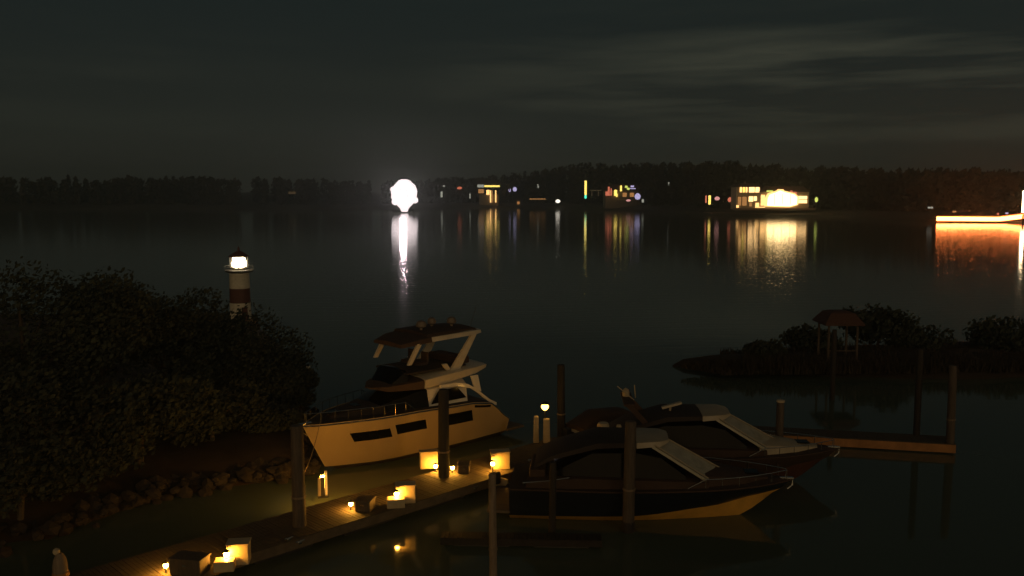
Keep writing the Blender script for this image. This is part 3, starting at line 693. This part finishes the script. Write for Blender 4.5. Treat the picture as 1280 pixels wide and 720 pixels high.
# end-of-dock lamp with two pale posts
p = at(681, 553, DZ); r = thing('dock_end_lamp', (p.x, p.y, DZ), 'round amber lamp over a pale pedestal at the far dock end', 'lamp')
zl = dist(681, 508.5, p.y).z-DZ
MB().box((-.40, 0, .62), (.26, .3, 1.24), ch=.04, taper=.8).build('power_post', M['box'], r)
MB().box((.08, 0, .56), (.34, .3, 1.12), ch=.04, taper=.85).build('pedestal', M['box'], r)
MB().lathe([(.035, 1.1), (.03, zl-.12)], c=(.0, 0, 0), n=8).build('stem', M['dgrey'], r)
MB().lathe([(.03, -.17), (.11, -.12), (.17, -.02), (.165, .06), (.1, .13), (.03, .15)], c=(0, 0, zl), n=14).build('lamp_globe', G['post'], r)
MB().lathe([(.2, 0), (.19, .03), (.05, .1)], c=(0, 0, zl+.14), n=14).build('lamp_cap', M['dgrey'], r)
for i, (px, py) in enumerate(((361, 676), (375, 680), (594, 612))):
    p = at(px, py, DZ); r = thing('cleat', (p.x, p.y, DZ), ['metal cleat on the dock edge left of the tall brown piling', 'metal cleat at the foot of the tall brown piling', 'metal cleat on the dock edge right of the black piling'][i], 'cleat', 'cleats on the walkway', rz=ANG)
    MB().tube([(-.16, 0, .1), (0, 0, .09), (.16, 0, .1)], .022, 8).build('horn', M['steel'], r); MB().box((0, 0, .04), (.12, .06, .08), ch=.01).build('base', M['steel'], r)

# ------------------------------------------------------------------ boats
class Hull:
    def __init__(s, L, B, sheer, chine, rake=.9, full=3.0, tr=.92):
        s.L, s.B, s.sh, s.ch, s.rake, s.full, s.tr = L, B, sheer, chine, rake, full, tr
    @staticmethod
    def lerp(tab, x):
        for (a, va), (b, vb) in zip(tab, tab[1:]):
            if a <= x <= b: u = (x-a)/(b-a); u = u*u*(3-2*u)*.5+u*.5; return va+(vb-va)*u
        return tab[0][1] if x < tab[0][0] else tab[-1][1]
    def hb(s, t, f):   # f 0 at chine, 1 at sheer
        base = s.tr+(1-s.tr)*min(1, t/.35)
        top = (1-max(0, (t-.4)/.6)**s.full); low = (1-max(0, (t-.25)/.75)**(s.full*.62))*.86
        return s.B/2*base*((1-f**.8)*low+f**.8*top)
    def pt(s, t, f, side=-1, off=0):
        zc = s.lerp(s.ch, t); zs = s.lerp(s.sh, t); z = zc+(zs-zc)*f
        x = t*(s.L-s.rake*(1-z/s.sh[-1][1])**1.0) if t > .5 else t*s.L-(t/.5)**2*.5*s.rake*(1-z/s.sh[-1][1])
        x = t*s.L-(t**3)*s.rake*(1-z/s.sh[-1][1])
        return (x, side*(s.hb(t, f)+off), z)
    def build(s, par, top, bot, n=26, deckm=None, railm=None):
        T = [i/n for i in range(n+1)]; fs_ = [i/6 for i in range(7)]
        for side in (-1, 1):
            pass
        m = MB(); m.loft([[s.pt(t, f, -1) for f in fs_] for t in T]); m.loft([[s.pt(t, f, 1) for f in fs_] for t in T])
        m.add([s.pt(0, f, -1) for f in fs_]+[s.pt(0, f, 1) for f in fs_][::-1], [tuple(range(14))])
        h = m.build('hull', top, par)
        m = MB(); secs = []
        for t in T:
            zc = s.lerp(s.ch, t); a = s.pt(t, 0, -1); b = s.pt(t, 0, 1); kz = -.55+.55*t**6+zc*t**8
            secs.append([a, (a[0]-.1*t, a[1]*.55, (zc+kz)/2-.06*(1-t)), (a[0]-.2*t, 0, min(kz, zc-.001)), (b[0]-.1*t, b[1]*.55, (zc+kz)/2-.06*(1-t)), b])
        m.loft(secs); m.build('hull_bottom', bot, par)
        m = MB(); secs = []
        for t in T:
            a = s.pt(t, .985, -1, -.02); b = s.pt(t, .985, 1, -.02); cz = .10*(1-t*.4)
            secs.append([a, (a[0], a[1]*.6, a[2]+cz*.7), (a[0], 0, a[2]+cz), (b[0], b[1]*.6, b[2]+cz*.7), b])
        m.loft(secs); m.build('deck', deckm or M['gel2'], par)
        for sd in (-1, 1): MB().tube([s.pt(t, .97, sd, .015) for t in T], .035, 6).build('rub_rail', railm or M['steel'], par)
        return h
    def patch(s, par, t0, t1, f0, f1, m, name='window', side=-1, th=.02, skew=.0):
        n = 8; A = []; 
        for i in range(n+1):
            t = t0+(t1-t0)*i/n; u = i/n
            A.append([s.pt(t+skew*0, f0, side, th), s.pt(t+skew, f1, side, th), s.pt(t+skew, f1, side, -.03), s.pt(t, f0, side, -.03)])
        return MB().loft(A, closed=True, caps=True).build(name, m, par)
def cabin(par, name, m, secs, smooth=True):   # secs: x, half width bottom, z bottom, half width top, z top
    S_ = []
    for x, wb, zb, wt, zt in secs:
        S_.append([(x, -wb, zb), (x, -wt-(wb-wt)*.15, zb+(zt-zb)*.85), (x, -wt*.85, zt), (x, 0, zt+.05), (x, wt*.85, zt), (x, wt+(wb-wt)*.15, zb+(zt-zb)*.85), (x, wb, zb)])
    return MB().loft(S_, closed=True, caps=True, smooth=smooth).build(name, m, par)
def rail(par, hull, t0, t1, side, n=6, h=.55, f=.98):
    m = MB(); P_ = []
    for i in range(n+1):
        t = t0+(t1-t0)*i/n; a = Vector(hull.pt(t, f, side, -.08)); b = a+Vector((0, 0, h*(1 if i > 0 else .2))); m.tube([a, b], .013, 5); P_.append(b)
    m.tube(P_, .016, 6); return m.build('bow_rail', M['steel'], par)

# big flybridge yacht --------------------------------------------------------
ya = R(43)+PI
yt = thing('flybridge_yacht', (-1.33, 43.58, 0), 'large white flybridge yacht moored bow-left along the dock', 'yacht', rz=ya)
# in its own frame the bow is +x; the dock side is +y
Hy = Hull(10.3, 3.8, [(0, 1.05), (.12, 2.05), (.25, 2.25), (.55, 2.38), (.8, 2.34), (1, 2.22)], [(0, .38), (.4, .36), (.75, .20), (1, .20)], rake=1.15, full=2.9)
Hy.build(yt, M['hull'], M['anti'], deckm=M['canvas'])  # dark bottom paint reaches up to the chine to paint in its shade
for t0, t1, f0, f1 in ((.665, .835, .52, .72), (.49, .64, .55, .77), (.225, .37, .52, .80)):
    for sd in (-1, 1): Hy.patch(yt, t0, t1, f0, f1, M['tint'], 'hull_window', sd, .012, skew=.012)
for sd in (-1, 1):
    Hy.patch(yt, .12, .22, .86, .92, M['tint'], 'side_vent', sd, .012)
    rail(yt, Hy, .55, .985, sd, 9, .5)
# swim platform
MB().box((-.55, 0, .42), (1.15, 3.3, .12), ch=.04).build('swim_platform', M['wood'], yt)
# foredeck trunk, black wrap windscreen, saloon
cabin(yt, 'foredeck_trunk', M['canvas'], [(9.0, .25, 2.3, .15, 2.42), (8.2, .7, 2.35, .55, 2.56), (6.8, 1.2, 2.36, 1.0, 2.72)])
cabin(yt, 'windscreen', M['tint'], [(7.6, .85, 2.38, .75, 2.50), (6.4, 1.25, 2.38, 1.12, 2.90), (5.2, 1.45, 2.36, 1.25, 3.18), (4.7, 1.5, 2.36, 1.3, 3.22)])
cabin(yt, 'saloon', M['gel'], [(4.69, 1.48, 2.3, 1.28, 3.2), (3.9, 1.5, 2.25, 1.3, 3.25), (2.4, 1.5, 2.0, 1.3, 3.25)])
for sd in (-1, 1):
    y0, y1 = (sd*1.52, sd*1.56) if sd > 0 else (-1.56, -1.52)
    MB().prism([(2.55, 2.45), (4.6, 2.45), (4.2, 2.98), (3.1, 3.02)], min(y0, y1), max(y0, y1)).build('saloon_window', M['tint'], yt)
# flybridge moulding (wing-shaped), with overhang
cabin(yt, 'flybridge_front', M['brown'], [(7.0, .2, 3.30, .1, 3.36), (6.5, .9, 3.20, .85, 3.44), (5.3, 1.40, 3.2, 1.42, 3.60), (4.95, 1.46, 3.2, 1.5, 3.64)])  # unlit forward end: its darkness is put into the brown colour
fly = cabin(yt, 'flybridge', M['gel2'], [(4.9, 1.47, 3.2, 1.52, 3.66), (3.4, 1.55, 3.34, 1.65, 3.80), (1.9, 1.5, 3.50, 1.6, 3.86), (1.15, 1.35, 3.66, 1.4, 3.84)])
MB().box((4.0, 0, 3.93), (3.4, 2.5, .10), ch=.04).build('fly_floor', M['canvas'], fly)
cabin(yt, 'fly_windscreen', M['tint'], [(6.3, .8, 3.36, .75, 3.44), (5.7, 1.1, 3.5, 1.0, 4.05), (5.55, 1.12, 3.5, 1.02, 4.05)])
for sx, sy in ((4.4, .5), (4.4, -.5)):
    s_ = MB().box((sx, sy, 4.15), (.5, .5, .14), ch=.05).build('helm_seat', M['brown'], yt); MB().box((sx-.24, sy, 4.42), (.1, .5, .5), ch=.04).build('seat_back', M['brown'], s_)
MB().box((2.35, 0, 4.12), (.8, 2.2, .35), ch=.08).build('sunpad', M['brown'], yt)
# curved wing supports from saloon roof down to the stern
for sd in (-1, 1):
    y0 = sd*1.62
    arc = [(4.2, 3.30), (3.3, 3.28), (2.6, 3.12), (2.05, 2.80), (1.6, 2.45), (1.2, 2.15), (.8, 1.95)]
    inn = [(.8, 1.80), (1.15, 1.98), (1.5, 2.22), (1.9, 2.55), (2.4, 2.88), (3.2, 3.10), (4.2, 3.16)]
    MB().prism(arc+inn, min(y0, y0+sd*.1), max(y0, y0+sd*.1)).build('wing_support', M['gel'], yt)
    MB().prism([(1.95, 3.45), (2.35, 3.45), (2.15, 2.85), (1.75, 2.62)], min(y0-.02, y0+sd*.08), max(y0-.02, y0+sd*.08)).build('roof_stanchion', M['gel'], yt)
# radar arch / hardtop
for sd in (-1, 1):
    y0 = sd*1.25; q = (min(y0, y0+sd*.12), max(y0, y0+sd*.12))
    MB().prism([(3.35, 3.80), (2.75, 3.80), (1.75, 5.32), (2.05, 5.32)], *q).build('arch_leg', M['gel2'], yt)
    MB().prism([(5.75, 4.35), (5.55, 4.35), (4.95, 5.25), (5.2, 5.25)], *q).build('front_leg', M['gel2'], yt)
    MB().prism([(3.55, 3.82), (3.3, 3.82), (3.55, 4.15), (3.8, 4.15)], *q).build('arch_brace', M['gel2'], yt)
cabin(yt, 'hardtop', M['gel2'], [(1.3, 1.2, 5.34, 1.15, 5.50), (1.9, 1.4, 5.32, 1.35, 5.54), (4.4, 1.4, 5.26, 1.35, 5.50)])
cabin(yt, 'hardtop_front', M['brown'], [(4.41, 1.4, 5.25, 1.35, 5.51), (5.1, 1.38, 5.20, 1.3, 5.44), (5.9, 1.1, 5.10, 1.0, 5.26)])
cabin(yt, 'hardtop_cover', M['brown'], [(1.6, 1.2, 5.50, 1.1, 5.60), (3.0, 1.3, 5.50, 1.2, 5.66), (4.6, 1.3, 5.47, 1.2, 5.62)])
for x, y, w in ((4.2, .3, .24), (3.2, -.2, .20), (2.4, .3, .22)):
    d = MB().lathe([(.08, 0), (.07, .2), (w, .26), (w*1.05, .36), (w*.8, .5), (.03, .56)], c=(x, y, 5.56), n=14).build('radar_dome', mat('grey_dome', (.20, .15, .11), .5) if x == 4.2 else bpy.data.materials['grey_dome'], yt)
MB().tube([(1.8, .9, 5.5), (1.4, .95, 6.6)], .012, 5).build('antenna', M['dgrey'], yt)
# bow gear
MB().box((10.15, 0, 2.26), (.6, .18, .07), ch=.02).build('anchor_roller', M['steel'], yt)
MB().tube([(10.35, 0, 2.2), (10.3, 0, 1.9), (10.05, 0, 1.7)], .03, 6).build('anchor', M['steel'], yt)
for x in (8.8, 7.6): MB().box((x, 0, 2.55 if x > 8 else 2.66), (.5, .5, .04), ch=.01).build('deck_hatch', M['tint'], yt)

# express cruisers -----------------------------------------------------------
def cruiser(label, loc, ang, hullm, botm, darkroof, name='express_cruiser'):
    r = thing(name, loc, label, 'motorboat', 'express cruisers right of the dock', rz=ang)
    Hh = Hull(10.4, 3.3, [(0, 1.28), (.3, 1.30), (.7, 1.40), (1, 1.42)], [(0, .20), (.45, .30), (.75, .58), (.92, .90), (1, 1.06)], rake=1.6, full=3.0)
    Hh.build(r, hullm, botm, deckm=M['brown'], railm=M['brown'])
    cabin(r, 'foredeck', M['cgel'] if darkroof else M['brown'], [(9.5, .15, 1.42, .1, 1.52), (8.6, .7, 1.42, .6, 1.66), (6.9, 1.25, 1.42, 1.1, 1.86)])
    cabin(r, 'coaming', M['brown'], [(7.2, 1.25, 1.38, 1.2, 1.62), (5, 1.45, 1.36, 1.4, 1.72), (2.4, 1.5, 1.32, 1.45, 1.74), (.6, 1.45, 1.3, 1.4, 1.5)])
    cabin(r, 'side_glass', M['tint'], [(6.4, 1.18, 1.66, 1.1, 1.78), (5.5, 1.26, 1.7, 1.1, 2.55), (4.6, 1.3, 1.72, 1.12, 2.76), (3.0, 1.32, 1.74, 1.15, 2.7), (1.6, 1.32, 1.74, 1.2, 1.85)])
    # raked windscreen slab
    a, b_ = (7.15, 1.70), (5.25, 2.82)
    w = MB(); w.add([(a[0], -1.22, a[1]), (a[0]+.62, 0, a[1]+.04), (a[0], 1.22, a[1]), (b_[0], 1.0, b_[1]), (b_[0]+.5, 0, b_[1]+.03), (b_[0], -1.0, b_[1]),
                     (a[0]-.1, -1.22, a[1]-.05), (a[0]+.52, 0, a[1]+.0), (a[0]-.1, 1.22, a[1]-.05), (b_[0]-.1, 1.0, b_[1]-.05), (b_[0]+.4, 0, b_[1]-.02), (b_[0]-.1, -1.0, b_[1]-.05)],
                    [(0, 1, 4, 5), (1, 2, 3, 4), (7, 6, 11, 10), (8, 7, 10, 9), (0, 5, 11, 6), (2, 8, 9, 3), (0, 6, 7, 1), (1, 7, 8, 2), (5, 4, 10, 11), (4, 3, 9, 10)])
    ws = w.build('windscreen', M['glass'], r)
    for sd in (-1, 0, 1): MB().tube([(a[0]+(.64 if sd == 0 else .02), sd*1.22, a[1]+.07), (b_[0]+(.52 if sd == 0 else .02), sd*1.0, b_[1]+.05)], .025, 6).build('screen_frame', M['cgel'], ws)
    tp = cabin(r, 'hardtop', M['canvas'], [(4.6, 1.1, 2.80, 1.05, 2.98), (3.2, 1.2, 2.74, 1.15, 2.96), (1.6, 1.2, 2.3, 1.15, 2.46), (.9, 1.15, 1.95, 1.1, 2.05)])
    cabin(r, 'visor', M['cgel'], [(5.8, .7, 2.92, .6, 2.99), (5.5, .98, 2.82, .92, 3.02), (4.61, 1.12, 2.76, 1.07, 2.99)])
    for sd in (-1, 1):
        rail(r, Hh, .62, .98, sd, 6, .38); MB().tube([(2.2, sd*1.4, 1.7), (1.4, sd*1.4, 1.55), (.5, sd*1.38, 1.45)], .03, 6).build('grab_rail', M['steel'], r)
    MB().box((-.4, 0, .34), (.85, 2.8, .1), ch=.03).build('swim_platform', M['wood'], r)
    MB().box((10.2, 0, 1.47), (.5, .16, .06), ch=.01).build('anchor_roller', M['steel'], r)
    MB().tube([(10.4, 0, 1.45), (10.42, 0, 1.2), (10.25, 0, 1.05)], .035, 6).build('anchor', M['steel'], r)
    MB().box((8.9, 0, 1.68), (.5, .5, .05), ch=.01).build('deck_hatch', M['tint'], r)
    MB().box((1.0, 0, 1.7), (.6, 2.0, .3), ch=.06).build('cockpit_seat', M['brown'], r)
    return r, Hh
bow = at(990, 599, 1.42); st = at(640, 594, 1.28); d = (bow-st); d.z = 0; ang1 = math.atan2(d.y, d.x); d.normalize()
o1 = Vector((bow.x, bow.y, 0))-d*10.4
c1, H1 = cruiser('dark-hulled express cruiser with ochre bottom stripe, nearest on the right', o1, ang1, M['navy'], M['amber'], False)
bow2 = at(1048, 560, 1.42); ang2 = ang1+R(2); d2 = Vector((math.cos(ang2), math.sin(ang2), 0)); o2 = Vector((bow2.x, bow2.y, 0))-d2*10.4
c2, H2 = cruiser('reddish express cruiser with grey windscreen, moored behind the dark-hulled one', o2, ang2, M['brown'], M['red'], True, 'express_cruiser')
# radar arch, whip aerials, fighting seat and life-raft drum on the second cruiser
par = c2
for sd in (-1, 1): MB().prism([(2.5, 2.6), (2.2, 2.6), (1.5, 3.35), (1.8, 3.35)], min(sd*1.0, sd*1.1), max(sd*1.0, sd*1.1)).build('arch_leg', M['brown'], par)
MB().box((1.65, 0, 3.39), (.45, 2.3, .1), ch=.03).build('arch_top', M['brown'], par)
MB().tube([(1.9, -.2, 3.4), (1.2, -.3, 4.0)], .025, 6).build('aerial', M['cgel'], par)
MB().tube([(2.0, .2, 3.4), (1.95, .2, 3.95)], .025, 6).build('aerial', M['cgel'], par)
MB().lathe([(.14, 0), (.16, .15), (.1, .3), (.02, .36)], c=(1.6, .3, 3.44), n=12).build('radar_dome', M['cgel'], par)
MB().tube([(3.35, -.3, 2.8), (3.4, -.3, 3.15)], .05, 8).build('spotlight_stem', M['cgel'], par)
MB().box((3.45, -.3, 3.22), (.85, .25, .10), ch=.03, ry=-.28).build('spotlight_bar', M['vinyl'], par)
# two tenders / covered items aft: small runabout at left of the cruisers
p = at(712, 560, 0); r = thing('covered_runabout', (p.x, p.y, 0), 'small runabout under reddish canvas at the dock end, behind the cruisers', 'motorboat', rz=R(35))
Hs = Hull(5.0, 2.0, [(0, .75), (.5, .8), (1, .95)], [(0, .1), (.6, .2), (1, .55)], rake=.9); Hs.build(r, M['brown'], M['anti'])
cabin(r, 'canvas_cover', M['brown'], [(4.2, .35, .9, .2, .98), (3.2, .8, .85, .5, 1.45), (1.5, .9, .8, .6, 1.55), (.3, .9, .78, .7, 1.0)])
MB().box((-.15, 0, .7), (.3, .35, .6), ch=.06).build('outboard', M['dgrey'], r)
# white drum and roll on dock end
for px, py, lab, w in ((744, 533, 'pale canister on the mooring behind the cruisers, left of the aerials', .22), (762, 531, 'slimmer dim canister right beside the pale one', .12)):
    pass
c = MB().lathe([(.24, 0), (.25, .05), (.25, .75), (.2, .85)], c=(.6, -.9, 1.75), n=14).build('liferaft_canister', M['box'], c2)
c = MB().lathe([(.10, 0), (.12, .05), (.12, .65), (.08, .75)], c=(1.25, -.8, 1.75), n=12).build('fender', M['box'], c2)
# small tender with pale gear left of the cruiser stern
p = at(648, 606, 0); r = thing('inflatable_tender', (p.x, p.y, 0), 'low grey inflatable tender between the dock and the dark cruiser stern', 'dinghy', rz=R(50))
MB().tube([(-1.3, -.6, .3), (.6, -.62, .32), (1.2, -.4, .4), (1.45, 0, .45), (1.2, .4, .4), (.6, .62, .32), (-1.3, .6, .3)], .21, 12).build('tube', M['canvas'], r)
MB().box((-.1, 0, .12), (2.3, .9, .06)).build('floor', M['float'], r); MB().box((-1.15, 0, .35), (.06, .8, .5)).build('transom', M['box'], r)
MB().box((-1.4, 0, .65), (.3, .3, .5), ch=.07).build('outboard', M['dgrey'], r); MB().box((.1, 0, .35), (.3, 1.0, .05)).build('thwart', M['box'], r)

# mooring lines
def rope(a, b, sag, label, group='mooring lines'):
    a = Vector(a); b = Vector(b); P_ = [a.lerp(b, i/12)-Vector((0, 0, sag*4*(i/12)*(1-i/12))) for i in range(13)]
    o = P_[0].copy(); return tag(MB().tube([p-o for p in P_], .014, 5).build('mooring_line', M['pilep'], None, o), label, 'rope', group)
yw = yt.matrix_basis if False else Matrix.Translation(yt.location) @ Matrix.Rotation(ya, 4, 'Z')
rope(yw @ Vector((9.6, .3, 2.3)), at(375, 640, .2)+Vector((0, 0, 1.2)), .35, 'slack line from the yacht bow to the tall brown piling')
rope(Vector((bow.x-.5, bow.y, 1.4)), dist(972, 560, at(972, 590).y), .15, 'short line from the dark cruiser bow to the pale-capped piling')
